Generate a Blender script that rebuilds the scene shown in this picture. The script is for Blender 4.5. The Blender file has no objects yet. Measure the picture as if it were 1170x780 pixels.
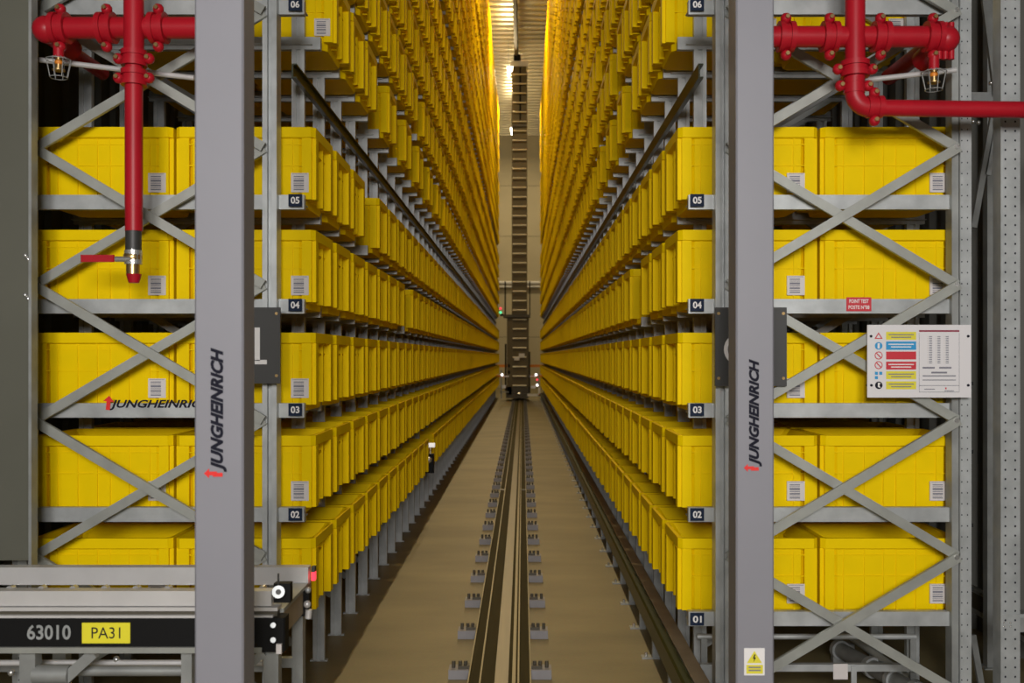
import bpy, math, random
from mathutils import Vector, Matrix
import numpy as np
random.seed(4)
C = bpy.context.scene.collection
sc = bpy.context.scene
CAMX, H, F = 0.12, 1.72, 1100.0
VX, VY = 597.0, 407.0

def P(px, py, D):
    return Vector((CAMX + (px-VX)/F*D, D, H - (py-VY)/F*D))
def PX(px, D): return CAMX + (px-VX)/F*D
def PZ(py, D): return H - (py-VY)/F*D

# ------------------------------------------------------------------ materials
def mat(name, col, rough=0.5, metal=0.0, var=0.0, scale=8.0, bump=0.0, emit=None, spec=0.5, stretch=None, col2=None):
    m = bpy.data.materials.new(name); m.use_nodes = True
    nt = m.node_tree; b = nt.nodes['Principled BSDF']
    b.inputs['Base Color'].default_value = (*col, 1)
    b.inputs['Roughness'].default_value = rough
    b.inputs['Metallic'].default_value = metal
    b.inputs['Specular IOR Level'].default_value = spec
    if var or bump:
        tc = nt.nodes.new('ShaderNodeTexCoord')
        mp = nt.nodes.new('ShaderNodeMapping')
        if stretch: mp.inputs['Scale'].default_value = stretch
        nt.links.new(tc.outputs['Object'], mp.inputs['Vector'])
        nz = nt.nodes.new('ShaderNodeTexNoise')
        nz.inputs['Scale'].default_value = scale; nz.inputs['Detail'].default_value = 6
        nt.links.new(mp.outputs['Vector'], nz.inputs['Vector'])
        rp = nt.nodes.new('ShaderNodeValToRGB')
        c2 = col2 or tuple(min(1, c*(1+var)) for c in col)
        rp.color_ramp.elements[0].position = 0.32; rp.color_ramp.elements[1].position = 0.68
        rp.color_ramp.elements[0].color = (*[c*(1-var) for c in col], 1)
        rp.color_ramp.elements[1].color = (*c2, 1)
        nt.links.new(nz.outputs['Fac'], rp.inputs['Fac'])
        nt.links.new(rp.outputs['Color'], b.inputs['Base Color'])
        if bump:
            bp = nt.nodes.new('ShaderNodeBump'); bp.inputs['Strength'].default_value = bump
            bp.inputs['Distance'].default_value = 0.01
            nt.links.new(nz.outputs['Fac'], bp.inputs['Height'])
            nt.links.new(bp.outputs['Normal'], b.inputs['Normal'])
    if emit:
        b.inputs['Emission Color'].default_value = (*emit[0], 1)
        b.inputs['Emission Strength'].default_value = emit[1]
    return m

M = dict(
    yellow=mat('yellow_plastic', (0.88, 0.62, 0.001), 0.55, var=0.03, scale=5, bump=0.03, spec=0.06),
    galv=mat('galvanised_steel', (0.45, 0.47, 0.47), 0.42, 0.40, var=0.16, scale=9),
    galvd=mat('dull_galvanised_steel', (0.30, 0.31, 0.30), 0.5, 0.4, var=0.18, scale=7),
    grey=mat('grey_painted_post', (0.235, 0.233, 0.262), 0.5, 0.0, var=0.02, scale=3),
    alu=mat('aluminium_profile', (0.68, 0.67, 0.66), 0.35, 0.35, var=0.06, scale=6),
    brace=mat('brace_steel', (0.35, 0.36, 0.33), 0.45, 0.35, var=0.10, scale=9),
    red=mat('red_enamel', (0.40, 0.008, 0.018), 0.40, var=0.06, scale=6, spec=0.3),
    black=mat('black_plastic', (0.008, 0.008, 0.008), 0.6, spec=0.15),
    dark=mat('dark_grey_sign', (0.035, 0.035, 0.033), 0.5),
    navy=mat('navy_tag', (0.012, 0.022, 0.05), 0.6, spec=0.15),
    white=mat('white_print', (0.80, 0.78, 0.77), 0.5),
    board=mat('white_board', (0.72, 0.70, 0.71), 0.5),
    paper=mat('label_paper', (0.66, 0.62, 0.60), 0.6),
    ink=mat('ink', (0.018, 0.018, 0.028), 0.9, spec=0.08),
    greyink=mat('grey_ink', (0.20, 0.20, 0.24), 0.6),
    logo_red=mat('logo_red', (0.75, 0.02, 0.015), 0.5),
    signred=mat('sign_red', (0.58, 0.025, 0.04), 0.5),
    darkred=mat('sign_dark_red', (0.28, 0.03, 0.06), 0.5),
    blue=mat('sign_blue', (0.02, 0.30, 0.62), 0.5),
    signyel=mat('sign_yellow', (0.74, 0.66, 0.04), 0.5),
    brass=mat('brass', (0.50, 0.34, 0.15), 0.3, 0.9),
    steel=mat('bright_steel', (0.70, 0.70, 0.68), 0.22, 0.8),
    tag=mat('yellow_tag', (0.80, 0.72, 0.03), 0.5),
    sheet=mat('grey_green_sheet', (0.125, 0.125, 0.098), 0.45, 0.2, var=0.08, scale=1.2),
    rail=mat('rail_steel', (0.045, 0.037, 0.014), 0.7, 0.0, var=0.12, scale=3, spec=0.06, stretch=(8, .5, 8)),
    railhead=mat('polished_rail', (0.20, 0.165, 0.075), 0.42, 0.3, var=0.08, scale=3, stretch=(12, .4, 8)),
    railreflect=mat('rail_reflection', (0.12, 0.085, 0.024), 0.38, 0.1, var=0.15, scale=3, stretch=(12, .4, 8)),
    clampm=mat('clamp_steel', (0.24, 0.23, 0.235), 0.6, 0.0, var=0.1, scale=9),
    busbar=mat('dark_green_busbar', (0.022, 0.030, 0.008), 0.35),
    timber=mat('tan_cover_strip', (0.32, 0.25, 0.16), 0.6, var=0.1),
    mast=mat('mast_steel', (0.13, 0.10, 0.045), 0.5, 0.2, var=0.08, scale=2),
    rung=mat('bright_rung', (0.75, 0.68, 0.50), 0.35, 0.3),
    mastdark=mat('mast_dark', (0.08, 0.07, 0.05), 0.5, 0.2),
    orange=mat('orange_bar', (0.75, 0.24, 0.02), 0.5),
    decking=mat('steel_decking', (0.66, 0.61, 0.48), 0.30, 0.85, var=0.10, scale=0.7),
    cladding=mat('grey_cladding', (0.12, 0.12, 0.105), 0.5, 0.1, var=0.12, scale=1.1),
    walle=mat('cream_wall_panels', (0.56, 0.49, 0.34), 0.7, var=0.05, scale=0.8),
    plain=mat('hall_wall_paint', (0.38, 0.37, 0.34), 0.8, var=0.06, scale=0.6),
    tube=mat('lit_tube', (1, 1, 1), 0.4, emit=((1.0, 0.93, 0.78), 14)),
    panel=mat('lit_panel', (1, 1, 1), 0.4, emit=((1.0, .95, .9), 1.5)),
    globe=mat('lit_globe', (.9, .9, .9), 0.5, emit=((1.0, .97, .96), 0.42)),
    led=mat('lit_led', (1, 1, 1), 0.4, emit=((1.0, 0.98, 0.95), 2.5)),
    ledred=mat('red_led', (0.8, 0.02, 0.05), 0.4, emit=((1.0, 0.05, 0.08), 1.2)),
    ledgreen=mat('green_led', (0.02, 0.8, 0.3), 0.4, emit=((0.1, 1.0, 0.4), 1.2)),
)
# concrete floor with stains
def floor_mat():
    m = bpy.data.materials.new('concrete_floor'); m.use_nodes = True
    nt = m.node_tree; b = nt.nodes['Principled BSDF']
    tc = nt.nodes.new('ShaderNodeTexCoord')
    mp = nt.nodes.new('ShaderNodeMapping'); mp.inputs['Scale'].default_value = (0.7, 1.6, 1)
    nt.links.new(tc.outputs['Object'], mp.inputs['Vector'])
    n1 = nt.nodes.new('ShaderNodeTexNoise'); n1.inputs['Scale'].default_value = 1.3; n1.inputs['Detail'].default_value = 8
    n2 = nt.nodes.new('ShaderNodeTexNoise'); n2.inputs['Scale'].default_value = 60; n2.inputs['Detail'].default_value = 3
    nt.links.new(mp.outputs['Vector'], n1.inputs['Vector']); nt.links.new(tc.outputs['Object'], n2.inputs['Vector'])
    r = nt.nodes.new('ShaderNodeValToRGB')
    r.color_ramp.elements[0].position = 0.3; r.color_ramp.elements[0].color = (0.185, 0.15, 0.070, 1)
    r.color_ramp.elements[1].position = 0.7; r.color_ramp.elements[1].color = (0.28, 0.228, 0.11, 1)
    mx = nt.nodes.new('ShaderNodeMix'); mx.data_type = 'RGBA'; mx.blend_type = 'MULTIPLY'; mx.inputs[0].default_value = 0.25
    nt.links.new(n1.outputs['Fac'], r.inputs['Fac'])
    nt.links.new(r.outputs['Color'], mx.inputs[6]); nt.links.new(n2.outputs['Color'], mx.inputs[7])
    nt.links.new(mx.outputs[2], b.inputs['Base Color'])
    b.inputs['Roughness'].default_value = 0.55
    return m
M['floor'] = floor_mat()

# ------------------------------------------------------------------ mesh builder
class MB:
    def __init__(s): s.v = []; s.f = []; s.mi = []; s.mats = []; s.sm = []
    def slot(s, m):
        m = M[m]
        if m not in s.mats: s.mats.append(m)
        return s.mats.index(m)
    def add(s, vs, fs, m, smooth=False):
        k = s.slot(m); n = len(s.v)
        s.v += [tuple(v) for v in vs]
        s.f += [tuple(i+n for i in f) for f in fs]
        s.mi += [k]*len(fs); s.sm += [smooth]*len(fs)
        return s
    def box(s, x0, x1, y0, y1, z0, z1, m, ch=0.0):
        x0, x1 = min(x0, x1), max(x0, x1); y0, y1 = min(y0, y1), max(y0, y1); z0, z1 = min(z0, z1), max(z0, z1)
        if ch:   # vertical edges chamfered
            pts = [(x0+ch, y0), (x1-ch, y0), (x1, y0+ch), (x1, y1-ch), (x1-ch, y1), (x0+ch, y1), (x0, y1-ch), (x0, y0+ch)]
            return s.prism(pts, z0, z1, m)
        vs = [(x0,y0,z0),(x1,y0,z0),(x1,y1,z0),(x0,y1,z0),(x0,y0,z1),(x1,y0,z1),(x1,y1,z1),(x0,y1,z1)]
        return s.add(vs, [(3,2,1,0),(4,5,6,7),(0,1,5,4),(1,2,6,5),(2,3,7,6),(3,0,4,7)], m)
    def prism(s, pts, z0, z1, m):
        n = len(pts)
        vs = [(x, y, z0) for x, y in pts] + [(x, y, z1) for x, y in pts]
        fs = [tuple(range(n-1, -1, -1)), tuple(range(n, 2*n))] + [(i, (i+1) % n, (i+1) % n+n, i+n) for i in range(n)]
        return s.add(vs, fs, m)
    def extr_y(s, pts, y0, y1, m):      # closed profile in xz, extruded along y
        n = len(pts)
        vs = [(x, y0, z) for x, z in pts] + [(x, y1, z) for x, z in pts]
        fs = [tuple(range(n)), tuple(range(2*n-1, n-1, -1))] + [(i+n, (i+1) % n+n, (i+1) % n, i) for i in range(n)]
        return s.add(vs, fs, m)
    def bar(s, a, b, w, t, m):          # flat bar from a to b, w in the xz plane, t along y
        a, b = Vector(a), Vector(b); d = (b-a).normalized()
        n = Vector((-d.z, 0, d.x)).normalized()*w/2 if abs(d.y) < .9 else Vector((w/2, 0, 0))
        u = Vector((0, t/2, 0)) if abs(d.y) < .9 else Vector((0, 0, t/2))
        q = [a-n-u, a+n-u, a+n+u, a-n+u]; r = [p+(b-a) for p in q]
        return s.add(q+r, [(0,1,2,3),(7,6,5,4),(0,4,5,1),(1,5,6,2),(2,6,7,3),(3,7,4,0)], m)
    def cyl(s, a, b, r, m, n=16, r2=None, caps=True):
        a, b = Vector(a), Vector(b); d = (b-a).normalized(); r2 = r if r2 is None else r2
        u = d.orthogonal().normalized(); w = d.cross(u)
        vs = [a+(u*math.cos(t)+w*math.sin(t))*r for t in [2*math.pi*i/n for i in range(n)]]
        vs += [b+(u*math.cos(t)+w*math.sin(t))*r2 for t in [2*math.pi*i/n for i in range(n)]]
        s.add(vs, [(i, (i+1) % n, (i+1) % n+n, i+n) for i in range(n)], m, True)
        if caps: s.add(vs, [tuple(range(n-1, -1, -1)), tuple(range(n, 2*n))], m)
        return s
    def tube(s, pts, r, m, n=12):
        pts = [Vector(p) for p in pts]; vs = []; u = None
        for i, p in enumerate(pts):
            d = (pts[min(i+1, len(pts)-1)]-pts[max(i-1, 0)]).normalized()
            if u is None: u = d.orthogonal().normalized()
            u = (u-d*u.dot(d)).normalized(); w = d.cross(u)
            vs += [p+(u*math.cos(2*math.pi*k/n)+w*math.sin(2*math.pi*k/n))*r for k in range(n)]
        fs = [(i*n+k, i*n+(k+1) % n, (i+1)*n+(k+1) % n, (i+1)*n+k) for i in range(len(pts)-1) for k in range(n)]
        s.add(vs, fs, m, True)
        return s.add(vs, [tuple(range(n-1, -1, -1)), tuple(range(len(vs)-n, len(vs)))], m)
    def ball(s, c, r, m, n=14, sx=1, sy=1, sz=1):
        vs = []; fs = []
        for i in range(n//2+1):
            t = math.pi*i/(n//2)
            for k in range(n):
                p = 2*math.pi*k/n
                vs.append((c[0]+r*sx*math.sin(t)*math.cos(p), c[1]+r*sy*math.sin(t)*math.sin(p), c[2]+r*sz*math.cos(t)))
        for i in range(n//2):
            for k in range(n): fs.append((i*n+k, (i+1)*n+k, (i+1)*n+(k+1) % n, i*n+(k+1) % n))
        return s.add(vs, fs, m, True)
    def flat(s, pts, y, m):             # flat print in an xz plane, facing the camera side (-y)
        return s.add([(x, y, z) for x, z in pts], [tuple(range(len(pts)))], m)
    def rect(s, x0, x1, z0, z1, y, m): return s.flat([(x0, z0), (x1, z0), (x1, z1), (x0, z1)], y, m)
    def text(s, txt, cx, cz, y, size, m, rot=0.0, shear=0.0, bold=0.0, width=None, height=None):
        cu = bpy.data.curves.new('t', 'FONT'); cu.body = txt; cu.size = 1; cu.shear = shear
        cu.offset = bold; cu.resolution_u = 3
        ob = bpy.data.objects.new('t', cu); C.objects.link(ob)
        dg = bpy.context.evaluated_depsgraph_get(); me = bpy.data.meshes.new_from_object(ob.evaluated_get(dg))
        vs = [v.co.copy() for v in me.vertices]; fs = [tuple(p.vertices) for p in me.polygons]
        bpy.data.objects.remove(ob); bpy.data.meshes.remove(me)
        xs = [v.x for v in vs]; ys = [v.y for v in vs]
        kx = (width/(max(xs)-min(xs))) if width else size
        ky = (height/(max(ys)-min(ys))) if height else (kx if width else size)
        mx, my = (min(xs)+max(xs))/2, (min(ys)+max(ys))/2
        out = []; c, q = math.cos(rot), math.sin(rot)
        for v in vs:
            a, b = (v.x-mx)*kx, (v.y-my)*ky
            out.append((cx+a*c-b*q, y, cz+a*q+b*c))
        return s.add(out, fs, m)
    def build(s, name, parent=None, loc=None):
        me = bpy.data.meshes.new(name); me.from_pydata(s.v, [], s.f)
        for m in s.mats: me.materials.append(m)
        me.polygons.foreach_set('material_index', s.mi); me.polygons.foreach_set('use_smooth', s.sm)
        me.update()
        o = bpy.data.objects.new(name, me); C.objects.link(o)
        if parent is not None: o.parent = parent
        if loc: o.location = loc
        return o

def tag(o, label, cat, group=None, kind=None):
    o['label'] = label; o['category'] = cat
    if group: o['group'] = group
    if kind: o['kind'] = kind
    return o
def thing(name, label, cat, loc=(0, 0, 0), group=None):
    o = bpy.data.objects.new(name, None); C.objects.link(o); o.location = loc
    o.empty_display_size = 0.1
    return tag(o, label, cat, group)
def struct(name, mb):
    o = mb.build(name); o['kind'] = 'structure'; return o
def copy_tree(o, parent=None, loc=None):
    c = o.copy(); C.objects.link(c)
    if parent is not None: c.parent = parent
    if loc is not None: c.location = loc
    for ch in KIDS.get(o, []): copy_tree(ch, c)
    return c
KIDS = {}
def kid(parent, o): KIDS.setdefault(parent, []).append(o); return o

ORD = ['first', 'second', 'third', 'fourth', 'fifth', 'sixth', 'seventh', 'eighth', 'ninth', 'tenth', 'eleventh', 'twelfth',
       'thirteenth', 'fourteenth', 'fifteenth', 'sixteenth', 'seventeenth', 'eighteenth', 'nineteenth', 'twentieth']
def ordinal(n):                        # n counts from 1
    if n <= 20: return ORD[n-1]
    tens = {2: 'twenty', 3: 'thirty', 4: 'forty', 5: 'fifty', 6: 'sixty', 7: 'seventy'}
    tth = {2: 'twentieth', 3: 'thirtieth', 4: 'fortieth', 5: 'fiftieth', 6: 'sixtieth', 7: 'seventieth'}
    return tth[n//10] if n % 10 == 0 else tens[n//10]+'-'+ORD[n % 10-1]

# ------------------------------------------------------------------ setting
YE, YB, CZ, XR, XL = 53.5, -5.0, 14.0, 2.95, -3.6
struct('floor', MB().box(XL-.1, XR+.1, YB-.1, YE+.1, -0.2, 0, 'floor'))
prof = []
y = YB; per = 0.5
while y < YE:
    prof += [(y, CZ), (y+.20, CZ), (y+.23, CZ+.24), (y+.47, CZ+.24), (y+.5, CZ)]; y += per
c = MB(); vs = []; fs = []
for k, (yy, zz) in enumerate(prof): vs += [(XL-.1, yy, zz), (XR+.1, yy, zz)]
for k in range(len(prof)-1): fs.append((2*k, 2*k+2, 2*k+3, 2*k+1))
c.add(vs, fs, 'decking'); c.box(XL-.1, XR+.1, YB-.1, YE+.1, CZ+.3, CZ+.4, 'decking')
struct('ceiling', c)
def corrug(x, sgn):
    w = MB(); vs = []; fs = []; y = YB; pr = []
    while y < YE:
        pr += [(y, 0), (y+.12, 0), (y+.15, .04), (y+.27, .04), (y+.30, 0)]; y += .30
    for yy, d in pr: vs += [(x+sgn*d, yy, 0), (x+sgn*d, yy, CZ+.15)]
    for k in range(len(pr)-1): fs.append((2*k, 2*k+2, 2*k+3, 2*k+1))
    w.add(vs, fs, 'cladding'); w.box(x+sgn*.06, x+sgn*.16, YB-.1, YE+.1, 0, CZ+.2, 'cladding')
    return w
struct('wall_right', corrug(XR, 1)); struct('wall_left', corrug(XL, -1))
w = MB()
zz = 0.0
while zz < CZ:                          # horizontal sandwich panels with thin dark joints
    w.box(XL-.1, XR+.1, YE, YE+.2, zz, min(zz+2.78, CZ+.2), 'walle'); zz += 2.8
w.box(XL-.1, XR+.1, YE+.03, YE+.21, 0, CZ+.2, 'mastdark')
struct('wall_far', w)
struct('wall_near', MB().box(XL-.1, XR+.1, YB-.2, YB, 0, CZ+.3, 'plain'))

# ------------------------------------------------------------------ racks
N = 72; Y0 = 4.445; PIT = 0.5
BINX = 0.845; UPX = 1.03; OUTX = 2.12
ROWS = [0.509+.478*k for k in range(5)] + [3.315+.544*k for k in range(5)] + [6.34+.544*k for k in range(5)] + [9.32+.544*k for k in range(5)]
TOPZ = 12.1
NODES = [PZ(q, 4.4) for q in (787, 633, 479, 326, 171, 17, -137, -291)]

def upright(mb, x, y0, y1, z0, z1, m='galv', w=.065, holes=False):
    # omega-like upright: web with two front flanges and a groove
    mb.box(x-w/2, x-w*.16, y0, y1, z0, z1, m); mb.box(x+w*.16, x+w/2, y0, y1, z0, z1, m)
    mb.box(x-w*.2, x+w*.2, y0+(y1-y0)*.35, y1, z0, z1, m)
    mb.box(x-w*.75, x+w*.75, y0-.005 if y0 > 4.41 else y0, y1, 0, .008, m)
def interior_frame_parts(sg):
    up = MB(); upright(up, sg*UPX, -.015, .015, 0, TOPZ)
    up2 = MB(); upright(up2, sg*OUTX, -.015, .015, 0, TOPZ)
    ar = MB()
    a, b = sg*.915, sg*2.18
    ar.box(a, b, -.016, .016, -.024, .040, 'galv')
    ar.box(sg*.955, b, -.042, .042, -.005, -.001, 'galv')            # ledge that carries the bins
    br = MB(); z = .25; k = 0
    while z < TOPZ-.7:
        p, q = (sg*(UPX+.03), 0, z), (sg*(OUTX-.03), 0, z+.62)
        if k % 2: p, q = (sg*(OUTX-.03), 0, z), (sg*(UPX+.03), 0, z+.62)
        br.bar(p, q, .04, .02, 'galvd'); z += .62; k += 1
    return up, up2, ar, br

def ftag(sg, i):
    side = 'left' if sg < 0 else 'right'
    return f'galvanised steel frame of the {side} rack, {ordinal(i)} behind the braced front frame'
NEAR = 9
for sg in (-1, 1):
    side = 'left' if sg < 0 else 'right'
    up, up2, ar, br = interior_frame_parts(sg)
    fr = thing('rack_frame', ftag(sg, 1), 'rack frame', (0, Y0+PIT, 0), f'{side} rack frames behind the front one')
    kid(fr, up.build('upright', fr)); kid(fr, up2.build('upright', fr)); kid(fr, br.build('bracing', fr))
    arm = ar.build('support_arm', fr, (0, 0, ROWS[0])); kid(fr, arm)
    for z in ROWS[1:]:
        a2 = arm.copy(); C.objects.link(a2); a2.location = (0, 0, z); kid(fr, a2)
    for i in range(2, NEAR+1):
        c2 = copy_tree(fr, None, (0, Y0+PIT*i, 0)); c2['label'] = ftag(sg, i)
    # far frames: one mesh each
    fm = MB()
    for src in (up, up2, br): fm.add(src.v, src.f, 'galv')
    for z in ROWS: fm.add([(x, y_, z_+z) for x, y_, z_ in ar.v], ar.f, 'galv')
    far = fm.build('rack_frame'); far.location = (0, Y0+PIT*(NEAR+1), 0)
    for i in range(NEAR+1, N):
        o = far if i == NEAR+1 else far.copy()
        if i > NEAR+1: C.objects.link(o)
        o.location = (0, Y0+PIT*i, 0)
        if i <= 30: tag(o, ftag(sg, i), 'rack frame', f'{side} rack frames behind the front one')
        else: tag(o, f'distant galvanised frame deep in the far half of the {side} rack', 'rack frame', f'distant frames of the {side} rack')

# front frames, fully braced
BEAMS = {}
def front_frame(sg):
    side = 'left' if sg < 0 else 'right'
    fr = thing('rack_frame', f'X-braced galvanised front frame of the {side} rack with numbered level beams', 'rack frame', (0, 0, 0))
    mb = MB(); upright(mb, sg*UPX, 4.375, 4.455, 0, TOPZ); mb.build('upright', fr)
    mb = MB()
    xo = sg*(OUTX if sg > 0 else OUTX+.045)
    mb.box(xo-.042, xo-.012, 4.39, 4.455, 0, TOPZ, 'galvd'); mb.box(xo-.010, xo+.03, 4.375, 4.455, 0, TOPZ, 'galv')
    mb.box(xo+.032, xo+.045, 4.385, 4.455, 0, TOPZ, 'galv'); mb.box(xo-.08, xo+.08, 4.36, 4.47, 0, .01, 'galv')
    z = .1
    while z < 3.6:
        for dx in (-.004, .022): mb.flat([(xo+dx+.003*math.cos(t*math.pi/3), z+.004*math.sin(t*math.pi/3)) for t in range(6)], 4.3745, 'ink')
        z += .05
    mb.build('upright', fr)
    for k, z in enumerate(ROWS):
        b = MB(); x0, x1 = sg*.882, xo
        b.box(x0, x1, 4.418, 4.452, z-.026, z+.040, 'galv') 
        b.box(x0, x1, 4.452, 4.50, z-.006, z-.001, 'galv')
        bo = b.build('level_beam', fr); BEAMS[(sg, k)] = bo
        if k < 6:
            t = MB(); xa = sg*.887; xb = xa+sg*.062; cx = (xa+xb)/2
            t.box(xa, xb, 4.395, 4.3995, z-.017, z+.040, 'navy')
            t.text('0%d' % (k+1), cx, z+.0115, 4.3945, 1, 'white', bold=.03, width=.040, height=.032)
            t.build('level_tag', bo)
    for k in range(len(NODES)-1):
        za, zb = NODES[k], NODES[k+1]
        for (p, q, yy) in (((sg*(UPX+.02), za), (sg*(OUTX-.03), zb), 4.340), ((sg*(OUTX-.03), za), (sg*(UPX+.02), zb), 4.362)):
            d = MB(); d.bar((p[0], yy, p[1]), (q[0], yy, q[1]), .042, .006, 'brace')
            nrm = Vector((-(q[1]-p[1]), 0, q[0]-p[0])).normalized()*.019
            for s2 in (-1, 1):
                n = nrm*s2; d.bar((p[0]+n.x, yy+.009, p[1]+n.z), (q[0]+n.x, yy+.009, q[1]+n.z), .005, .014, 'brace')
            d.build('diagonal_brace', fr)
    g = MB()
    for z in NODES: g.cyl((sg*(OUTX-.045), 4.33, z), (sg*(OUTX-.045), 4.376, z), .011, 'steel', 8)
    g.build('brace_bolts', fr)
    return fr
fl = front_frame(-1); frr = front_frame(1)

# longitudinal ties in the sprinkler gaps, coloured dark for the shade there
for sg in (-1, 1):
    side = 'left' if sg < 0 else 'right'
    for k, (z, w_) in enumerate(((3.09, 'lowest'), (6.12, 'middle'), (9.08, 'upper'))):
        t = MB(); x = sg*.976
        t.extr_y([(x-.012, z-.035), (x+.012, z-.035), (x+.012, z-.028), (x-.004, z-.028), (x-.004, z+.028), (x+.012, z+.028), (x+.012, z+.035), (x-.012, z+.035)], 4.62, 39.9, 'busbar')
        tag(t.build('tie_rail'), f'tie rail in shade-darkened olive along the {side} rack in its {w_} sprinkler gap', 'rail')

# ------------------------------------------------------------------ bins
BL, BW, BH = .65, .44, .365
def ring(hx, hy, z, ch=.028):
    return [(-hx+ch, -hy, z), (hx-ch, -hy, z), (hx, -hy+ch, z), (hx, hy-ch, z), (hx-ch, hy, z), (-hx+ch, hy, z), (-hx, hy-ch, z), (-hx, -hy+ch, z)]
def bin_mb(detail, sg):
    b = MB()
    R = [ring(.270, .178, 0), ring(.274, .203, .035), ring(.276, .207, .312), ring(.325, .22, .318, .02), ring(.325, .22, .365, .02),
         ring(.306, .201, .365, .02), ring(.268, .193, .31, .02), ring(.264, .186, .012, .02)]
    vs = [p for r in R for p in r]; fs = [tuple(range(7, -1, -1)), tuple(range(56, 64))]
    for k in range(7):
        for i in range(8): fs.append((k*8+i, k*8+(i+1) % 8, (k+1)*8+(i+1) % 8, (k+1)*8+i))
    b.add(vs, fs, 'yellow')
    ends = (-1, 1) if detail else (-sg,)
    for e in ends:                       # short ends: corner pillars and inner ribs round the hand hold
        for yc, wd, pr in ((-.172, .052, .326), (.172, .052, .326), (-.075, .014, .303), (.075, .014, .303)):
            b.box(e*.268, e*pr, yc-wd/2, yc+wd/2, .03, .316, 'yellow')
        if detail:
            b.box(e*.27, e*.296, -.15, .15, .262, .270, 'yellow')
    if detail:
        for e in (-1, 1):
            for xc, wd in ((-.285, .045), (.285, .045), (-.215, .008), (.215, .008), (-.03, .008), (.03, .008), (-.12, .006), (.12, .006)):
                b.box(xc-wd/2, xc+wd/2, e*.198, e*(.2135 if wd > .02 else .2105), .03, .316, 'yellow')
            for z in (.185, .283): b.box(-.285, .285, e*.198, e*.2102, z, z+.005, 'yellow')
    return b
def label_mb(sg):
    t = MB(); x1 = (.325-.03) if sg < 0 else (.325-.062); x0 = x1-.082; y = -.2145
    t.box(x0, x1, y-.001, y+.006, .062, .152, 'paper')
    zz = .072
    for h in (.006, .003, .008, .004, .010, .003, .005):
        t.rect(x0+.012, x1-.022, zz, zz+h, y-.0015, 'greyink'); zz += h+.0045
    t.rect(x0+.006, x1-.006, .146, .148, y-.0015, 'greyink')
    return t
det = {}
for sg in (-1, 1):
    b = bin_mb(True, sg).build('storage_bin'); l = label_mb(sg).build('barcode_label', b)
    C.objects.unlink(b); C.objects.unlink(l)
    det[sg] = (b, l)
missing = {(-1, 5, 3), (-1, 4, 7), (1, 4, 3), (-1, 6, 0), (-1, 6, 4), (-1, 6, 6), (-1, 6, 8), (1, 6, 0), (1, 6, 4), (1, 6, 6), (-1, 1, 11),
           (1, 6, 8), (-1, 7, 9), (1, 7, 6), (-1, 6, 12), (-1, 6, 10), (1, 7, 10), (1, 8, 9), (-1, 6, 14), (1, 6, 10)}
def by(i): return 4.475+PIT*i+BW/2
def bx(sg, dep): return sg*(BINX+BL/2+dep*(BL+.015))
cand = []
stuff = []
for sg in (-1, 1):
    for r in range(1, 21):
        for i in range(N-1):
            if (sg, r, i) in missing: continue
            for dep in (0, 1):
                if dep == 1 and (i > 7 or r > 8): continue
                x, yv, z = bx(sg, dep), by(i), ROWS[r-1]
                pxe = VX+(sg*BINX+dep*sg*BL-CAMX)*F/(yv+BW/2); pyb = VY-(z-H)*F/(yv+BW/2)
                vis = -5 < pxe < 1175 and -2 < pyb < 800
                sz = (abs(sg*BINX-CAMX))/(yv**3) if dep == 0 else (1 if i == 0 else .35/(yv**3))
                if dep == 1 and i > 1: sz *= .1
                if dep == 0 and i == 0: sz = 2
                cand.append((sz if vis else 0, sg, r, i, dep, x, yv, z))
cand.sort(key=lambda c: -c[0])
for n, (sz, sg, r, i, dep, x, yv, z) in enumerate(cand):
    if n < 300 and sz > 0:
        side = 'left' if sg < 0 else 'right'
        b, l = det[sg]
        o = b.copy(); o.location = (x, yv, z); C.objects.link(o)
        if i == 0 or (i == 1 and r == 6): l2 = l.copy(); l2.parent = o; C.objects.link(l2)
        col = 'front column' if i == 0 else f'{ordinal(i+1)} column from the front'
        pos = 'aisle side' if dep == 0 else 'outer side'
        tag(o, f'yellow bin, {side} rack, {pos}, {ordinal(r)} level up, {col}', 'storage bin', f'yellow bins on the {side} rack')
    else: stuff.append((sg, x, yv, z))
for sg in (-1, 1):
    src = bin_mb(False, sg); V = np.array(src.v); nv = len(V)
    pos = np.array([(x, y_, z) for s2, x, y_, z in stuff if s2 == sg])
    jit = np.random.RandomState(3+sg).uniform(-1, 1, (len(pos), 3))*np.array([.008, .004, 0])
    pos = pos+jit
    allv = (V[None]+pos[:, None]).reshape(-1, 3)
    lens = np.array([len(f) for f in src.f]); flat = np.concatenate([np.array(f) for f in src.f])
    loops = (flat[None]+(np.arange(len(pos))*nv)[:, None]).reshape(-1)
    lt = np.tile(lens, len(pos)); ls = np.concatenate([[0], np.cumsum(lt)[:-1]])
    me = bpy.data.meshes.new('storage_bins')
    me.vertices.add(len(allv)); me.vertices.foreach_set('co', allv.astype(np.float32).ravel())
    me.loops.add(len(loops)); me.loops.foreach_set('vertex_index', loops.astype(np.int32))
    me.polygons.add(len(lt)); me.polygons.foreach_set('loop_start', ls.astype(np.int32)); me.polygons.foreach_set('loop_total', lt.astype(np.int32))
    me.polygons.foreach_set('use_smooth', np.zeros(len(lt), dtype=bool)); me.update(calc_edges=True); me.validate(); me.materials.append(M['yellow'])
    o = bpy.data.objects.new('storage_bins', me); C.objects.link(o)
    side = 'left' if sg < 0 else 'right'
    tag(o, f'mass of yellow bins filling the distant and upper levels of the {side} rack', 'storage bins', None, 'stuff')

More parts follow.
